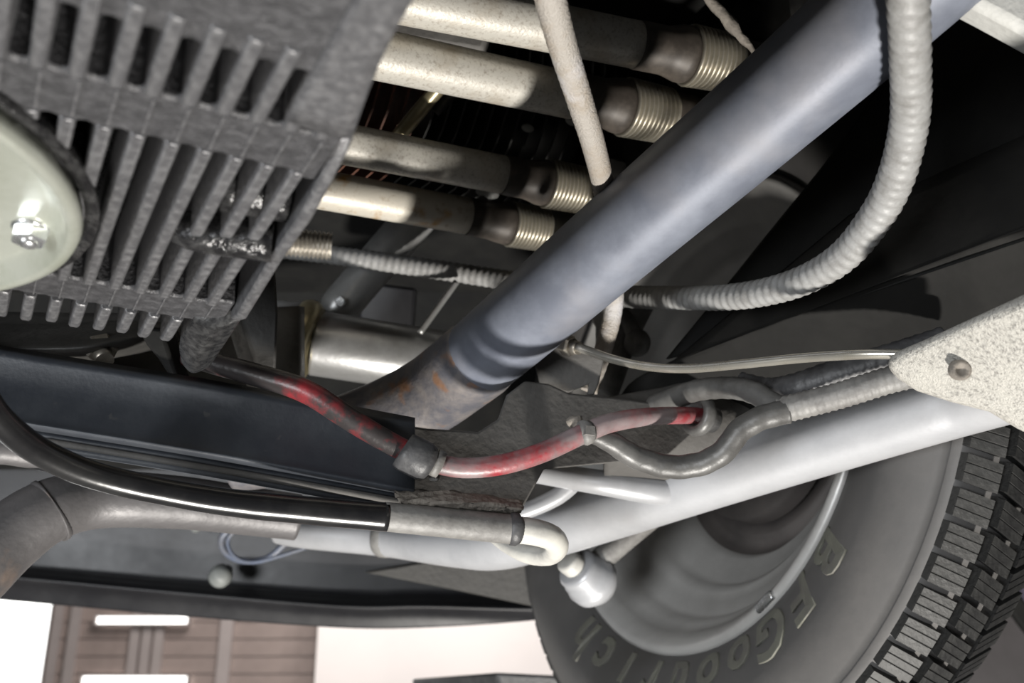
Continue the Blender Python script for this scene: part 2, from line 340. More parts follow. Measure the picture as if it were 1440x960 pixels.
rp = [(.010, .2035), (-.004, .2065), (-.0075, .203), (-.006, .198), (.004, .192), (.010, .187), (.018, .1855), (.022, .180), (.034, .174), (.042, .170), (.046, .160), (.050, .1585), (.052, .152), (.064, .144), (.078, .140), (.082, .129), (.086, .1275), (.088, .120), (.100, .1150)]
rp = [(h_ * .8, q_) for h_, q_ in rp]; m = MB(); m.lathe(rp, HUB, WU, 120); build('rim', m, rimm, wheel, org=HUB)
rd = [(.100, .1150), (.108, .110), (.112, .104), (.108, .100), (.106, .098), (.106, .096), (.110, .088), (.118, .08), (.120, .05), (.120, .0005)]
rd = [(h_ * .8, q_) for h_, q_ in rd]; m = MB(); m.lathe(rd, HUB, WU, 96); build('wheel_disc', m, rimd, wheel, org=HUB)
m = MB(); m.lathe([(.084, .088), (.072, .088), (.066, .085), (.064, .070), (.058, .066), (.050, .060), (.030, .045), (.028, .0005)], HUB, WU, 80); build('brake_drum', m, rimd, wheel, org=HUB)
m = MB(); c = HUB + C(0, 0, 0) * 0 + WU * .06 + (-W) * .05 - Z * .055
m.lathe([(0, .004), (.014, .004), (.017, .006), (.022, .006), (.023, .0001)], c, -WU, 14); build('bleed_nipple', m, chrome, wheel)
m = MB(); aa = 2.42
def radial(t): return WZ * math.cos(t) + (-W) * math.sin(t)     # t = 0 up, growing towards the camera side
ra = radial(R(150)); ta = radial(R(150 + 90))
m.box(HUB + ra * .1985 - ta * .010 - WU * .009, ra * .007, ta * .020, WU * .004); build('balance_weight', m, chrome, wheel, bevel=.0015)
# tread blocks, one mesh per column
NB = 88; da = 2 * math.pi / NB
def block(u0, u1, r0, r1s, frac, sk, notch=True):
    mb = MB(); arc = da * frac; prof = []
    ang = [0, .28, .31, .34, .62, .65, .68, 1] if notch else [0, 1]
    for i, f in enumerate(ang):
        t = f * arc; dip = .0010 if notch and i in (2, 5) else 0
        prof.append((t, dip))
    n = len(prof); vs = []
    for uu, rr, s_ in ((u0, r1s[0], 0), (u1, r1s[1], sk)):
        for t, dip in prof:
            T = t + s_ * da; vs.append(WU * uu + radial(T) * (rr - dip))
        for t, dip in prof[::-1]:
            T = t + s_ * da; vs.append(WU * uu + radial(T) * (r0))
    k = 2 * n
    fs = [list(range(k)), list(range(k, 2 * k))[::-1]] + [[i, i + k, (i + 1) % k + k, (i + 1) % k] for i in range(k)]
    mb.add(vs, fs); return mb
cols = [(-.0015, .018, .2845, (.2965, .306), .80, .10), (.024, .048, .290, (.3075, .3065), .80, .35), (.054, .082, .276, (.3050, .2950), .80, -.35)]
for (u0, u1, r0, rs, fr, sk) in cols:
    mb = block(u0, u1, r0, rs, fr, sk); me = bpy.data.meshes.new('tread_block')
    me.from_pydata([v for v in mb.v], [], mb.f); me.update(); me.materials.append(treads if u0 < 0 else tread)
    bm = bmesh.new(); bm.from_mesh(me); bmesh.ops.recalc_face_normals(bm, faces=bm.faces); bm.to_mesh(me); bm.free()
    for i in range(NB):
        o = bpy.data.objects.new('tread_block', me); COL.objects.link(o); o.parent = tyre
        o.matrix_local = Matrix.Rotation(da * i, 4, WU)
# raised lettering on the sidewall
def text_mesh(ch, size, ext):
    cu = bpy.data.curves.new('letter', 'FONT'); cu.body = ch; cu.size = size; cu.extrude = ext; cu.bevel_depth = size * .012; cu.align_x = 'CENTER'; cu.resolution_u = 3; cu.offset = size * .012
    t = bpy.data.objects.new('letter_source', cu); COL.objects.link(t)
    dg = bpy.context.evaluated_depsgraph_get(); me = bpy.data.meshes.new_from_object(t.evaluated_get(dg)); bpy.data.objects.remove(t); bpy.data.curves.remove(cu); return me
def sidewall_u(r):
    for (h0, r0), (h1, r1) in zip(tp[1:9], tp[2:10]):
        if r0 <= r <= r1: return h0 + (h1 - h0) * (r - r0) / (r1 - r0)
    return -.019
def sidewall_text(word, start, stepdeg, rbase, size):
    for i, ch in enumerate(word):
        t = R(start + stepdeg * i); me = text_mesh(ch, size, .0008)
        top = radial(t); rt = radial(t + math.pi / 2)
        # seen from the inner side, clockwise is growing t
        for v in me.vertices:
            x, y, z = v.co; th = t + x / (rbase + .015); rr = rbase + y
            q = radial(th) * rr + WU * (sidewall_u(rr) - .0006 - z); v.co = q
        me.materials.clear(); me.materials.append(letter)
        bm = bmesh.new(); bm.from_mesh(me); bmesh.ops.recalc_face_normals(bm, faces=bm.faces); bm.to_mesh(me); bm.free()
        o = bpy.data.objects.new('raised_letter', me); COL.objects.link(o); o.parent = tyre; ORG[o] = HUB
sidewall_text('BFGoodrich', 131, 9.4, .212, .049)

# ================================================================== crankcase with sump
H = .25; G0 = .275
case = thing('engine_crankcase', 'dark oily finned crankcase sump at the upper left', 'engine case', C(-.02, .3, H))
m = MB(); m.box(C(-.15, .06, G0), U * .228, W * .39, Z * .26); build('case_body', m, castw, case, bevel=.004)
PITCHR = .00965; U0 = .0048
ribs = [U0 + PITCHR * k for k in range(-15, 9)]
RWID = .0023
def fin(uc, v0, v1, dz=0, tip=False):
    m = MB(); b0 = RWID; b1 = RWID * 1.35; zt = G0 + .004
    prof = [(-b1, zt), (-b0, H + .001 + dz), (-b0 + .0007, H + dz), (b0 - .0007, H + dz), (b0, H + .001 + dz), (b1, zt)]
    secs = [(v0, 0, 0), (v1 - (.012 if tip else 0), 0, 0)]
    if tip: secs += [(v1 - .006, .001, .0), (v1 - .001, .003, .0005), (v1, .006, .0010)]
    vs = []
    for v, up_, nar in secs:
        for a, z in prof:
            z2 = max(z, z) + (up_ if z < zt else 0); vs.append(C(uc + a * (1 - nar / RWID * .6), v, min(z2, zt)))
    n = len(prof); k = len(secs)
    fs = [[i * n + j, i * n + j + 1, (i + 1) * n + j + 1, (i + 1) * n + j] for i in range(k - 1) for j in range(n - 1)]
    fs += [list(range(n)), [(k - 1) * n + j for j in range(n)][::-1]] + [[i * n + n - 1, i * n, (i + 1) * n, (i + 1) * n + n - 1] for i in range(k - 1)]
    m.add(vs, fs); return m
for k, uc in enumerate(ribs):
    j = uc + random.uniform(-.0003, .0003)
    if uc < .075:
        build('fin', fin(j, .222, .2605, -.0006), cast, case, bevel=.0004, seg=1)
        if uc > -.004 or True: build('fin', fin(j, .2835, .4085, -.0004), cast, case, bevel=.0004, seg=1)
        build('fin', fin(j, .4295, .468 - random.uniform(0, .004), -.0016, True), cast, case, bevel=.0004, seg=1)
def web(v0, v1, u1, s0, s1, dz, name, u0=-.15, notches=True):
    """a cross web whose edges are scalloped into the slots between the fins"""
    def edge(v, sgn, on):
        pts = []
        for a, b in zip(ribs, ribs[1:]):
            if b > u1 - .002 or not on: continue
            a2 = a + RWID * .7; b2 = b - RWID * .7; c_ = (a2 + b2) / 2; r_ = (b2 - a2) / 2
            for i in range(7):
                t = math.pi * i / 6; pts.append((c_ - r_ * math.cos(t), v + sgn * r_ * 1.15 * math.sin(t)))
        if not on: pts = [(u0 + (u1 - u0) * i / 12, v) for i in range(13)]
        return [(u0, v)] + pts + [(u1, v)]
    e0 = edge(v0, 1, s0); e1 = edge(v1, -1, s1)
    poly = [C(a, v, H + dz) for a, v in e0] + [C(a, v, H + dz) for a, v in e1[::-1]]
    cl = []
    for p in poly:
        if not cl or (p - cl[-1]).length > 1e-5: cl.append(p)
    m = MB(); m.prism(cl, Z * .03); return build(name, m, castk, case, bevel=.0012, seg=2)
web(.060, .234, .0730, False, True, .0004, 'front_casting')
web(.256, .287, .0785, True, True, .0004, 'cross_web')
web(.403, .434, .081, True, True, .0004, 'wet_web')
# casting seam lines across the webs
for uc in ribs:
    if -.06 < uc < .074:
        m = MB(); m.box(C(uc + .0006, .262, H - .0001), U * .0007, W * .020, Z * .001); build('casting_seam', m, cast, case)
        m = MB(); m.box(C(uc + .0006, .409, H - .0001), U * .0006, W * .022, Z * .001); build('casting_seam', m, cast, case)
# flange on the right-hand side
m = MB(); fl_ = [(.262, .254), (.262, .33), (.45, .33), (.45, .272), (.425, .262), (.413, .247), (.402, .244), (.345, .247), (.305, .246), (.283, .249), (.268, .2515)]
m.prism([C(.0785 + (v - .27) * .022, v, z) for v, z in fl_], U * .0046); build('side_flange', m, cast, case, bevel=.0012)
m = MB(); m.sheet([[C(.060, .12, .2485), C(.060, .2, .2488), C(.060, .255, .2495)], [C(.0705, .12, .2482), C(.0715, .2, .2484), C(.0775, .255, .2485)], [C(.0725, .12, .254), C(.0735, .2, .254), C(.0815, .256, .254)]], Z * .012, sub=4); build('flange_lip', m, cast, case)
# stud boss, stud and mounting lug
m = MB(); m.tube([(C(.046, .352, .2565), .0055), (C(.052, .350, .2545), .0072), (C(.066, .346, .2535), .0078), (C(.080, .342, .2530), .0078)], n=18); build('stud_boss', m, castw, case)
m = MB(); m.tube([(C(.057, .325, .262), .009), (C(.080, .322, .262), .0095)], n=18); build('stud_boss', m, castw, case)
m = MB(); m.tube([(C(.083 + .017 * i / 44, .340 - .0001 * i, .2525), .0046 + (.0006 if i % 4 < 2 else -.0002)) for i in range(45)], n=20, raw=True); build('threaded_stud', m, stud, case)
m = MB(); m.sheet([[C(.069, .426, .249), C(.0685, .455, .2485), C(.074, .482, .2485), C(.0765, .496, .252)], [C(.077, .423, .246), C(.0775, .455, .243), C(.0805, .482, .2435), C(.082, .499, .249)], [C(.0865, .413, .249), C(.0870, .455, .2475), C(.0875, .482, .2475), C(.0885, .495, .252)]], Z * .022, sub=6); build('mounting_lug', m, castl, case)
# round sump plate, dished, with gasket and nuts
sc_ = C(-.0785, .353, H); RS = .0965
m = MB(); m.lathe([(.004, .0001), (.004, RS * .97), (-.0012, RS * .985), (-.0025, RS * 1.03), (.0, RS * 1.035), (.01, RS * 1.0)], sc_, Z, 72)
sump = build('sump_gasket', m, castw, case)
m = MB(); m.lathe([(.001, RS * .965), (-.0045, RS * .985), (-.0072, RS * .975), (-.0080, RS * .95), (-.0070, RS * .93), (-.0015, RS * .895), (-.0005, RS * .86), (-.0006, RS * .2), (-.0006, .0001)], sc_, Z, 96)
sump = build('sump_plate', m, zinc, case)
for i in range(6):
    t = R(7 + 60 * i); q = sc_ + U * (RS * .825 * math.cos(t)) + W * (RS * .825 * math.sin(t))
    m = MB(); m.lathe([(.0, .0062), (-.0012, .0065), (-.0016, .0052)], q, Z, 20); m.hexnut(q - Z * .0014, -Z, .0062, .0052); m.ball(q - Z * .0066, .0036, 12, Z, .55)
    build('cap_nut', m, chrome, sump)

# ================================================================== pushrod tubes
def pushrod(a, b, r, mat, label, rb):
    A = P(*a); B = P(*b); d_ = (B - A).normalized(); A = A - d_ * .11
    t = thing('pushrod_tube', label, 'tube', A, 'pushrod tubes')
    L = (B - A).length; br = rb * 1.06; bl = r * 2.3
    m = MB(); m.tube([(A, r), (A + d_ * (L * .33), r * 1.02), (A + d_ * (L * .66), r), (B - d_ * (bl + r * 2.2), r)], n=32, step=.02); build('tube', m, mat, t)
    m = MB(); m.tube([(B - d_ * (bl + r * 2.6), r * 1.01), (B - d_ * (bl + r * 2.5), r * 1.035), (B - d_ * (bl + r * 1.2), r * 1.04), (B - d_ * (bl + r * .9), r * 1.10), (B - d_ * (bl + r * .45), br * .98), (B - d_ * (bl + r * .2), br * 1.0), (B - d_ * bl, br * .95)], n=32, raw=True); build('collar', m, collar, t)  # drawn long so its dark colour carries the pipe's shadow up to the bellows
    pts = []; N = 10
    for i in range(N * 8 + 1):
        f = i / (N * 8); pts.append((B - d_ * (bl * (1 - f)), br * (1 + .085 * math.sin(2 * math.pi * i / 8)) * (1 - .05 * f)))
    m = MB(); m.tube(pts, n=36, raw=True); build('bellows', m, bell, t)
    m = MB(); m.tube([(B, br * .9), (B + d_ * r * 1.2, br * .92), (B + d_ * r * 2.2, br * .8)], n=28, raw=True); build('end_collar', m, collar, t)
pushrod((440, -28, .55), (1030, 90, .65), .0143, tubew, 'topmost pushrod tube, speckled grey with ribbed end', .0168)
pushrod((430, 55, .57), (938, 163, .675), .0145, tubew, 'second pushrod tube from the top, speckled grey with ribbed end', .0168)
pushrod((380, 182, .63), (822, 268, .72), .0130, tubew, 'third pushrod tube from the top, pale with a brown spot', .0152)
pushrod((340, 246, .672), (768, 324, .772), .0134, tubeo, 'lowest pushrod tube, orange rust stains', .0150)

# finned cylinder barrels above the tubes
cu, cv, cz = toC(P(690, 190, .80))
cyl = thing('finned_cylinder', 'dark finned cylinder barrel behind the pushrod tubes', 'cylinder', P(690, 190, .86))
for i in range(26):
    uu = cu - .125 + i * .0105; m = MB(); w_ = .0014
    poly = [C(uu, cv + .055 * math.cos(t) * 1.5, cz + .03 + .085 * math.sin(t)) for t in [2 * math.pi * j / 20 for j in range(20)]]
    m.prism(poly, U * w_); build('cooling_fin', m, rustf if i < 5 else finm, cyl)
m = MB(); m.lathe([(-.13, .05), (.15, .05)], C(cu, cv, cz + .03), U, 32); build('barrel', m, finm, cyl)
m = MB(); m.tube(PP((640, 95, .68, .0052), (560, 192, .70, .0052)), n=14); one('brass_stay_rod', m, brass, 'short brass coloured rod between the second and third pushrod tubes', 'rod')
m = MB(); m.tube(PP((648, 118, .70, .0035), (612, 158, .70, .0035)), n=10); one('dark_stay_rod', m, finm, 'short dark rod right of the brass coloured rod', 'rod')
# engine tin above
m = MB(); m.sheet([[P(470, -80, .72), P(800, -80, .76), P(1200, -80, .72)], [P(470, 20, .78), P(800, 40, .84), P(1200, 60, .80)], [P(470, 60, .9), P(800, 80, .95), P(1200, 220, .90)]], VIEW * .01)
one('engine_tin', m, black, 'black cooling tin above the pushrod tubes', 'engine tin')
m = MB(); m.prism([P(x, y, .66) for x, y in ((470, 15), (690, 42), (680, 72), (470, 38))], VIEW * .02); one('tin_bracket', m, plate, 'grey bracket between the two topmost pushrod tubes', 'bracket', bevel=.003)
hd = thing('cylinder_head', 'dark cylinder head at the ribbed ends of the pushrod tubes', 'cylinder head', P(960, 230, .74))
m = MB(); cs = [(1130, 20), (1095, 130), (980, 200), (900, 260), (860, 330), (800, 380)]
for i, (x, y) in enumerate(((1080, 70), (1000, 170), (900, 260), (830, 330))):
    q = P(x, y, .69 + .04 * i / 3 + .02); m = MB(); m.box(q - U * .02 - W * .05 - Z * .03, U * .05, W * .09, Z * .07); build('head_casting', m, finm, hd, bevel=.006)
m = MB(); m.tube(PP((985, -14, .62, .002), (1005, 8, .62, .003), (1022, 26, .62, .004), (1035, 44, .62, .003), (1055, 66, .62, .002), (1075, 96, .62, .0015)), n=9, rib=lambda L, t: 1 + .25 * math.sin(L * 900 + 2 * t))
one('crusted_gasket', m, dirt, 'crusty pale gasket edge beside the topmost ribbed tube end', 'gasket')
for px, py, r in ((690, 272, 8), (676, 270, 5), (742, 180, 6), (805, 170, 7)):
    m = MB(); q = P(px, py, .74); m.ball(q, r * .74 / F, 10, U, 1.6); build('bright_chip', m, lightp, hd)

# ================================================================== pipes
bp = thing('large_blue_pipe', 'large blue-grey steel pipe running diagonally across the middle', 'pipe', P(700, 500, .64))
r_ = .0252
m = MB(); m.tube([(P(1420, -150, .40) * 4 - P(1300, -42, .43) * 3, r_)] + PP((1420, -150, .40, r_), (1300, -42, .43, r_), (1190, 58, .462, r_), (1020, 206, .51, r_), (850, 351, .562, r_), (730, 455, .612, r_), (672, 505, .642, r_)), n=48)
build('pipe', m, bluep, bp)
m = MB(); m.tube(PP((680, 498, .638, r_ * .99), (672, 505, .642, r_ * 1.035), (640, 530, .66, r_ * 1.03), (610, 552, .675, r_ * 1.03), (570, 574, .685, r_ * 1.03), (520, 596, .69, r_ * 1.02), (440, 622, .695, r_), (330, 640, .70, r_)), n=44)
build('bend', m, rustp, bp)

al = thing('heater_duct_cylinder', 'dull aluminium duct with a brass band behind the red hose', 'duct', P(500, 540, .8))
m = MB(); m.tube(PP((442, 482, .80, .0255), (520, 494, .805, .0255), (660, 516, .82, .0255)), n=40); build('duct', m, alu, al)
m = MB(); m.tube(PP((380, 470, .79, .027), (405, 474, .79, .0275), (418, 476, .79, .030), (424, 477, .79, .027)), n=40, raw=True); build('end_cup', m, alu, al)
m = MB(); m.tube(PP((422, 476, .79, .027), (424, 476, .79, .0300), (431, 477, .79, .0312), (438, 478, .79, .0300), (441, 479, .79, .026)), n=40, raw=True); build('band', m, brass, al)
m = MB(); m.tube(PP((622, 265, .87, .017), (560, 335, .86, .017), (500, 405, .85, .0165), (478, 432, .845, .0165), (472, 446, .845, .014)), n=28)
st = one('slanted_grey_pipe', m, alu, 'short slanted grey pipe behind the lowest pushrod tube', 'pipe')
m = MB(); q = P(478, 424, .825); m.hexnut(q + VIEW * .006, -VIEW, .0045, .006); build('screw', m, chrome, st)
m = MB(); m.tube(PP((642, 396, .80, .0026), (590, 468, .79, .0026)), n=10); one('thin_steel_rod', m, alu, 'thin pale steel rod above the aluminium duct', 'rod')
m = MB(); m.prism([P(x, y, .60) for x, y in ((338, 395), (350, 380), (388, 372), (392, 440), (388, 548), (372, 552), (340, 450))], W * .03 ); one('dark_side_plate', m, gearm, 'dark upright plate behind the mounting lug of the crankcase', 'plate', bevel=.002)
m = MB(); m.prism([P(x, y, .93) for x, y in ((505, 395), (585, 405), (575, 520), (505, 520))], VIEW * .02); one('grey_block', m, front, 'dark grey block behind the slanted grey pipe', 'block', bevel=.003)
# gearbox bell underside left
gb = thing('gearbox_housing', 'dark gearbox housing below the crankcase fins with a hexagon bolt', 'gearbox', P(130, 530, .6))
m = MB(); m.sheet([[P(-300, 452, .62), P(60, 455, .60), P(170, 450, .60), P(240, 455, .62)], [P(-300, 470, .575), P(60, 478, .565), P(150, 470, .575), P(230, 458, .60)], [P(-300, 487, .565), P(60, 494, .555), P(160, 482, .565), P(235, 464, .595)], [P(-300, 505, .60), P(60, 510, .59), P(170, 500, .59), P(240, 480, .61)]], VIEW * .02, sub=6); build('flange_ring', m, gearm, gb)
m = MB(); m.sheet([[P(-300, 430, .66), P(150, 440, .66), P(420, 430, .70)], [P(-300, 500, .62), P(150, 510, .62), P(420, 540, .66)], [P(-300, 560, .60), P(150, 580, .60), P(420, 620, .64)]], VIEW * .02); build('housing', m, gearm, gb)
ax = (P(152, 520, .575) - P(138, 470, .60)).normalized(); q = P(141, 484, .575)
m = MB(); m.hexnut(q, ax, .0085, .009); m.tube([(q + ax * .008, .0052), (q + ax * .016, .005)], n=14, raw=True); build('hex_bolt', m, stud, gb)
m = MB(); m.prism([P(x, y, .55) for x, y in ((190, 458), (228, 462), (240, 500), (256, 545), (244, 540), (222, 505), (205, 485))], VIEW * .02); build('mount_ear', m, black, gb, bevel=.002)

# black beam
bm_ = thing('black_crossbeam', 'black painted crossbeam with a folded edge below the crankcase', 'beam', P(300, 640, .53))
def brow(dy, dd): return [P(-600, 372 + dy, .50 + dd), P(-120, 470 + dy, .53 + dd), P(0, 497 + dy, .53 + dd), P(300, 546 + dy, .542 + dd), P(582, 598 + dy, .560 + dd)]
m = MB(); m.sheet([brow(0, .004), brow(40, 0), brow(80, -.010), brow(92, -.014), brow(98, -.010), brow(101, .004), brow(112, .004), brow(126, -.004)], VIEW * .006 + Z * .004, sub=5)
build('beam_face', m, beam, bm_)
m = MB(); m.tube(PP((60, 620, .534, .002), (170, 638, .538, .002), (350, 668, .546, .002), (570, 707, .558, .002)), n=10); build('seam_bead', m, plate, bm_)

gp = thing('gloss_black_pipe', 'gloss black pipe curving along the lower edge of the crossbeam', 'pipe', P(350, 725, .5))
m = MB(); m.tube(PP((-420, 300, .44, .0062), (-250, 360, .42, .0062), (-130, 420, .405, .0062), (-70, 480, .405, .0062), (-35, 540, .415, .0062), (0, 590, .43, .0062), (60, 637, .455, .0063), (150, 673, .478, .0064), (300, 703, .503, .0067), (450, 719, .522, .0072), (545, 727, .532, .0074)), n=28, rib=lambda L, t: 1 + .018 * math.sin(L * 140) * math.sin(L * 61)); build('pipe', m, gloss, gp)
m = MB(); m.tube(PP((540, 726, .532, .0076), (620, 734, .540, .0078), (720, 744, .552, .0080)), n=28); build('hose_sleeve', m, dusty, gp)
m = MB(); m.tube(PP((717, 743, .552, .0078), (719, 743, .552, .0090), (726, 744, .5525, .0090), (728, 744, .553, .0078)), n=28, raw=True); build('ring', m, rubber, gp)
m = MB(); m.tube(PP((722, 744, .552, .0074), (752, 748, .555, .0072), (776, 756, .562, .0070), (783, 769, .575, .0066), (770, 780, .59, .0062), (742, 778, .60, .0058), (712, 764, .615, .0052), (690, 748, .63, .0045)), n=26); build('return_bend', m, pale, gp)
m = MB(); m.sheet([[P(555, 690, .545), P(640, 692, .552), P(735, 706, .562)], [P(560, 705, .535), P(650, 706, .542), P(735, 716, .555)], [P(575, 712, .542), P(650, 720, .55), P(730, 724, .565)]], VIEW * .004, sub=8)
for i, v in enumerate(m.v): v += V((math.sin(i * 12.9) * .0006, math.sin(i * 7.1) * .0006, math.sin(i * 4.7) * .0008))
o = one('dirt_crust', m, dirt, 'ragged brown dirt crust along the bracket above the pipe sleeve', 'dirt')

# bracket plates
br_ = thing('steel_bracket_plate', 'dusty dark steel bracket plate in the centre behind the red hose', 'bracket', P(700, 710, .6))
def plane(pts, d0, gx, gy, x0, y0): return [P(x, y, d0 + gx * (x - x0) + gy * (y - y0)) for x, y in pts]
m = MB(); m.prism(plane([(566, 598), (600, 603), (650, 606), (672, 608), (700, 590), (712, 556), (738, 536), (772, 540), (800, 553), (870, 560), (975, 575), (985, 600), (940, 640), (870, 650), (765, 660), (735, 714), (640, 704), (556, 692)], .60, .00016, -.0002, 700, 620), VIEW * .004); build('plate', m, plate, br_, bevel=.001)
m = MB(); m.prism(plane([(752, 512), (775, 490), (800, 478), (850, 505), (842, 540), (835, 556), (826, 556), (828, 540), (800, 552), (760, 545)], .645, 0, 0, 700, 620), VIEW * .004); build('upper_tab', m, plate, br_, bevel=.001)
m = MB(); m.tube(PP((800, 595, .60, .003), (812, 590, .597, .0034), (812, 612, .595, .0034), (808, 622, .595, .003)), n=8); build('tack_weld', m, dirt, br_)

# bell behind the loops and grommet
m = MB(); q = P(985, 600, .70); ax = (P(880, 575, .645) - P(1060, 625, .72)).normalized()
m.sheet([[P(850, 560, .66), P(930, 545, .68), P(1000, 535, .69), P(1120, 570, .70)], [P(850, 600, .645), P(930, 590, .655), P(1010, 585, .665), P(1120, 600, .69)], [P(850, 640, .655), P(930, 645, .665), P(1010, 650, .675), P(1120, 630, .70)], [P(850, 690, .70), P(930, 700, .71), P(1010, 690, .71), P(1120, 655, .72)]], VIEW * .008, sub=6)
one('axle_shield', m, plate, 'curved brown-grey shield behind the looped grey conduits', 'shield')
m = MB(); c = P(983, 584, .625); ax = -(U * .96 + W * .1 - Z * .1).normalized()
m.lathe([(-.012, .0078), (-.004, .0085), (-.003, .0120), (.000, .0132), (.004, .0125), (.005, .0095), (.003, .0070), (-.004, .0070)], c, ax, 32, close=True)
one('rubber_grommet', m, condm, 'round grey grommet where the red hose ends', 'grommet')

# red hose, clip and ties
rh = thing('red_hose', 'red hose smeared with black grime, sagging through a rubber clip', 'hose', P(600, 660, .54))
m = MB(); m.tube(PP((262, 500, .56, .0058), (305, 512, .555, .0060), (360, 527, .548, .0062), (430, 550, .543, .0064), (490, 588, .543, .0062), (540, 618, .545, .0060), (592, 645, .547, .0058)), n=22); build('upper_run', m, redd, rh)
m = MB(); m.tube(PP((585, 643, .547, .0056), (640, 657, .550, .0055), (700, 654, .553, .0056), (760, 637, .558, .0056), (815, 612, .563, .0056), (860, 594, .572, .0055), (920, 585, .592, .0052), (984, 584, .635, .0052)), n=22); build('lower_run', m, redh, rh)
cl = thing('rubber_hose_clip', 'black rubber clip holding the red hose to the crossbeam', 'clip', P(595, 670, .55))
m = MB(); m.tube(PP((566, 632, .546, .0098), (572, 636, .546, .0106), (596, 648, .547, .0106), (602, 651, .548, .0098)), n=24, raw=True); build('clip_band', m, rubber, cl)
m = MB(); m.prism([P(x, y, .552) for x, y in ((562, 655), (572, 640), (606, 655), (600, 674), (586, 674))], VIEW * .008); build('clip_foot', m, rubber, cl, bevel=.002)
m = MB(); m.tube(PP((608, 649, .548, .007), (610, 650, .548, .0078), (619, 654, .549, .0078), (621, 655, .549, .007)), n=22, raw=True); build('hose_ring', m, dusty, cl)
m = MB(); m.prism([P(x, y, .55) for x, y in ((606, 660), (620, 664), (616, 678), (602, 676))], VIEW * .006); build('clip_tab', m, dusty, cl, bevel=.0015)
m = MB(); m.tube(PP((818, 610, .563, .0064), (820, 609.5, .563, .0071), (825, 607, .564, .0071), (828, 606, .565, .0064)), n=20, raw=True)
m.box(P(824, 610, .554), U * .006, W * .004, Z * .005)
one('cable_tie', m, dusty, 'thin tie around the red hose where a grey conduit joins it', 'cable tie')

# ================================================================== hoses
def corr(p, a): return lambda L, t: 1 + a * math.sin(2 * math.pi * L / p + t)
m = MB(); r0 = .0075
m.tube([(P(1275, -60, .375) * (1 + k_) - P(1277, 0, .385) * k_, .0077) for k_ in (12, 8, 4)] + PP((1275, -60, .375, .0077), (1277, 0, .385, .0078), (1280, 80, .408, .0079), (1279, 170, .44, .0081), (1258, 255, .472, .0083), (1225, 315, .498, .0083), (1180, 365, .525, .0081), (1120, 398, .555, .0079), (1050, 415, .59, .0077), (980, 419, .63, .0076), (890, 417, .70, .0076), (800, 408, .76, .0076), (700, 392, .80, .0076), (600, 377, .82, .0076), (500, 363, .83, .0076), (420, 353, .84, .0076), (330, 345, .85, .0076)), n=22, step=.0011, rib=corr(.0060, .045))
one('long_spiral_hose', m, braid, 'long pale spiral-wrapped hose looping from top right behind the blue pipe', 'hose')
m = MB(); m.tube([(P(764, -60, .40) * (1 + k_) - P(772, -10, .415) * k_, .0066) for k_ in (12, 8, 4)] + PP((764, -60, .40, .0066), (772, -10, .415, .0066), (790, 60, .44, .0064), (815, 140, .475, .0062), (835, 205, .51, .0060), (850, 270, .56, .0060), (860, 340, .62, .0060), (864, 420, .66, .0060), (852, 480, .67, .0060), (828, 550, .665, .0058)), n=20, step=.0015, rib=corr(.0055, .02))
one('front_braided_hose', m, braid2, 'stained braided hose hanging in front of the pushrod tubes', 'hose')
m = MB(); m.tube(PP((905, 420, .76, .010), (880, 470, .76, .010), (860, 520, .74, .011), (845, 560, .73, .011)), n=20); one('grey_link_arm', m, dusty, 'short grey arm behind the lower end of the braided hose', 'arm')
m = MB(); q = P(896, 482, .74); m.ball(q, .0105, 20, U, .9); m.tube([(q, .006), (q + (P(880, 440, .76) - q), .006)], n=14, raw=True); one('ball_joint', m, dusty, 'round grey ball joint above the thin brake pipe', 'joint')
m = MB(); m.prism([P(x, y, .70) for x, y in ((828, 440), (845, 425), (856, 424), (846, 490), (838, 492), (838, 460))], VIEW * .004); one('pale_metal_tab', m, lightp, 'pale pointed metal tab left of the braided hose', 'tab', bevel=.001)

bk = thing('brake_pipe', 'thin bright plated brake pipe bowing across the right side', 'brake pipe', P(960, 520, .58))
m = MB(); m.tube(PP((812, 488, .615, .0028), (830, 494, .61, .0027), (862, 505, .60, .0026), (910, 515, .585, .0026), (965, 518, .57, .0026), (1040, 512, .55, .0026), (1130, 503, .53, .0026), (1210, 498, .51, .0026), (1275, 498, .50, .0026)), n=16); build('pipe', m, brake, bk)
m = MB(); ax = (P(822, 491, .612) - P(790, 484, .63)).normalized(); m.hexnut(P(794, 485, .627), ax, .0065, .008); m.tube([(P(794, 485, .627) + ax * .008, .0045), (P(794, 485, .627) + ax * .014, .004)], n=14, raw=True); build('flare_nut', m, stud, bk)

cd = thing('grey_conduit', 'grey corrugated conduit splitting into two loops below the brake pipe', 'conduit', P(1000, 660, .6))
m = MB(); m.tube(PP((1330, 517, .54, .0072), (1255, 533, .545, .0072), (1180, 556, .555, .0072), (1098, 577, .57, .0074)), n=22, step=.0012, rib=corr(.0038, .05)); build('trunk', m, dusty, cd)
m = MB(); m.tube(PP((1108, 575, .569, .0068), (1085, 567, .575, .0066), (1060, 552, .585, .0066), (1025, 545, .60, .0066), (975, 550, .62, .0066), (920, 570, .65, .0066)), n=20, step=.0015, rib=corr(.009, .02)); build('upper_branch', m, condm, cd)
m = MB(); m.tube(PP((1108, 578, .567, .0070), (1070, 588, .568, .0068), (1040, 606, .57, .0068), (1018, 634, .572, .0068), (985, 652, .575, .0068), (940, 656, .578, .0068), (895, 643, .578, .0066), (865, 625, .575, .0062), (842, 614, .572, .0052), (826, 612, .57, .0045)), n=20, step=.0015, rib=corr(.012, .025)); build('lower_branch', m, condm, cd)
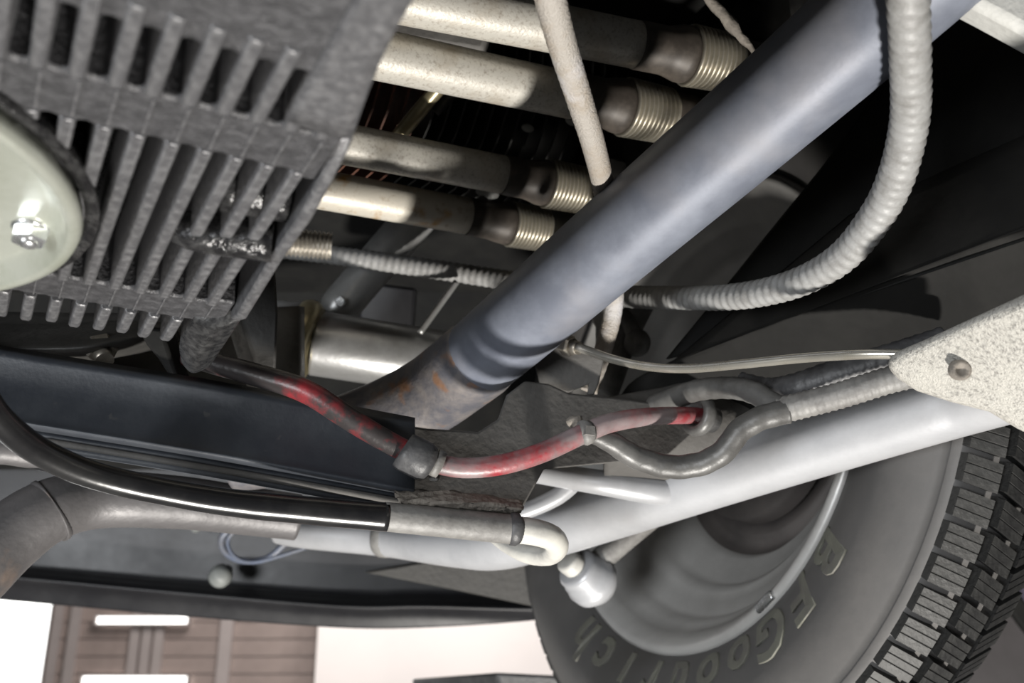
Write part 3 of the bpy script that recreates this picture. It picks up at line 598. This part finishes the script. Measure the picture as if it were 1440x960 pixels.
m = MB(); m.tube(PP((1330, 480, .56, .0085), (1250, 505, .565, .0085), (1180, 525, .575, .0085), (1120, 545, .585, .0085), (1080, 550, .60, .008), (1040, 540, .61, .0075)), n=20, step=.0015, rib=corr(.006, .03)); one('dark_conduit', m, rubber, 'dark conduit running just above the pale corrugated conduit', 'conduit')

# silver tube across the wheel
ax_ = thing('silver_tube', 'long silver painted tube crossing in front of the wheel', 'tube', P(1000, 690, .7))
m = MB(); m.tube(PP((392, 744, .90, .0125), (430, 749, .89, .0135), (540, 756, .865, .0155), (640, 764, .81, .0185), (700, 763, .785, .0205), (770, 744, .765, .0215), (860, 716, .735, .0215), (1000, 670, .69, .0215), (1150, 622, .645, .0215), (1300, 575, .60, .0215), (1400, 545, .57, .0215), (1750, 440, .47, .0215)), n=48); build('tube', m, silver, ax_)
m = MB(); m.tube(PP((532, 755.5, .867, .0150), (536, 755.7, .866, .0164), (546, 756.3, .863, .0166), (550, 756.6, .862, .0150)), n=28, raw=True); build('seam_band', m, dusty, ax_)
m = MB(); m.tube(PP((735, 660, .70, .0075), (770, 666, .695, .0078), (850, 679, .685, .0085), (920, 690, .69, .0092), (960, 692, .70, .008), (1010, 688, .712, .003)), n=22); build('gusset', m, silver, ax_)
m = MB(); m.tube(PP((806, 680, .70, .0060), (785, 697, .70, .0060), (755, 712, .70, .0058), (722, 724, .70, .0055)), n=16); build('brace', m, silver, ax_)

lk = thing('silver_link_joint', 'silver joint cup with a bolt below the silver tube, left of the rim', 'joint', P(830, 850, .74))
A = P(796, 786, .82); B = P(858, 838, .85); d_ = (B - A).normalized()
m = MB(); m.lathe([(0, .0001), (0, .0082), (.002, .0103), (.014, .0103), (.016, .009), (.016, .0001)], A, d_, 24); build('bolt_head', m, pale, lk)
m = MB(); m.lathe([(.012, .0001), (.012, .0150), (.015, .0178), (.022, .0182), (.0235, .0198), (.030, .0205), (.0315, .0220), (.040, .0215), (.049, .015), (.053, .0001)], A, d_, 36); build('cup', m, silver, lk)
m = MB(); m.tube(PP((832, 802, .84, .010), (848, 784, .84, .010), (880, 757, .84, .0095), (915, 728, .84, .0095)), n=18); build('rod', m, dusty, lk)

# exhaust pipes at left
ex = thing('grey_exhaust_pipe', 'dull grey bent exhaust pipe at the lower left under the gloss pipe', 'exhaust pipe', P(200, 745, .66))
m = MB(); m.tube(PP((-420, 1150, .54, .0235), (-90, 850, .60, .0235), (-40, 805, .61, .0225), (10, 758, .625, .0215), (70, 718, .64, .0200), (140, 702, .66, .0185), (250, 706, .68, .0175), (340, 717, .70, .0165), (418, 727, .715, .0160)), n=36); build('pipe', m, pinkt, ex)
m = MB(); m.tube(PP((64, 722, .638, .0200), (68, 719.5, .6395, .0212), (74, 716.5, .641, .0212), (78, 714, .642, .0197)), n=32, raw=True); build('weld_seam', m, pinkt, ex)
m = MB(); m.tube(PP((-300, 590, .58, .009), (-40, 628, .62, .009), (20, 634, .63, .009), (95, 648, .65, .009)), n=18); one('small_exhaust_stub', m, pinkt, 'small pinkish grey pipe at the left edge under the gloss pipe', 'pipe')
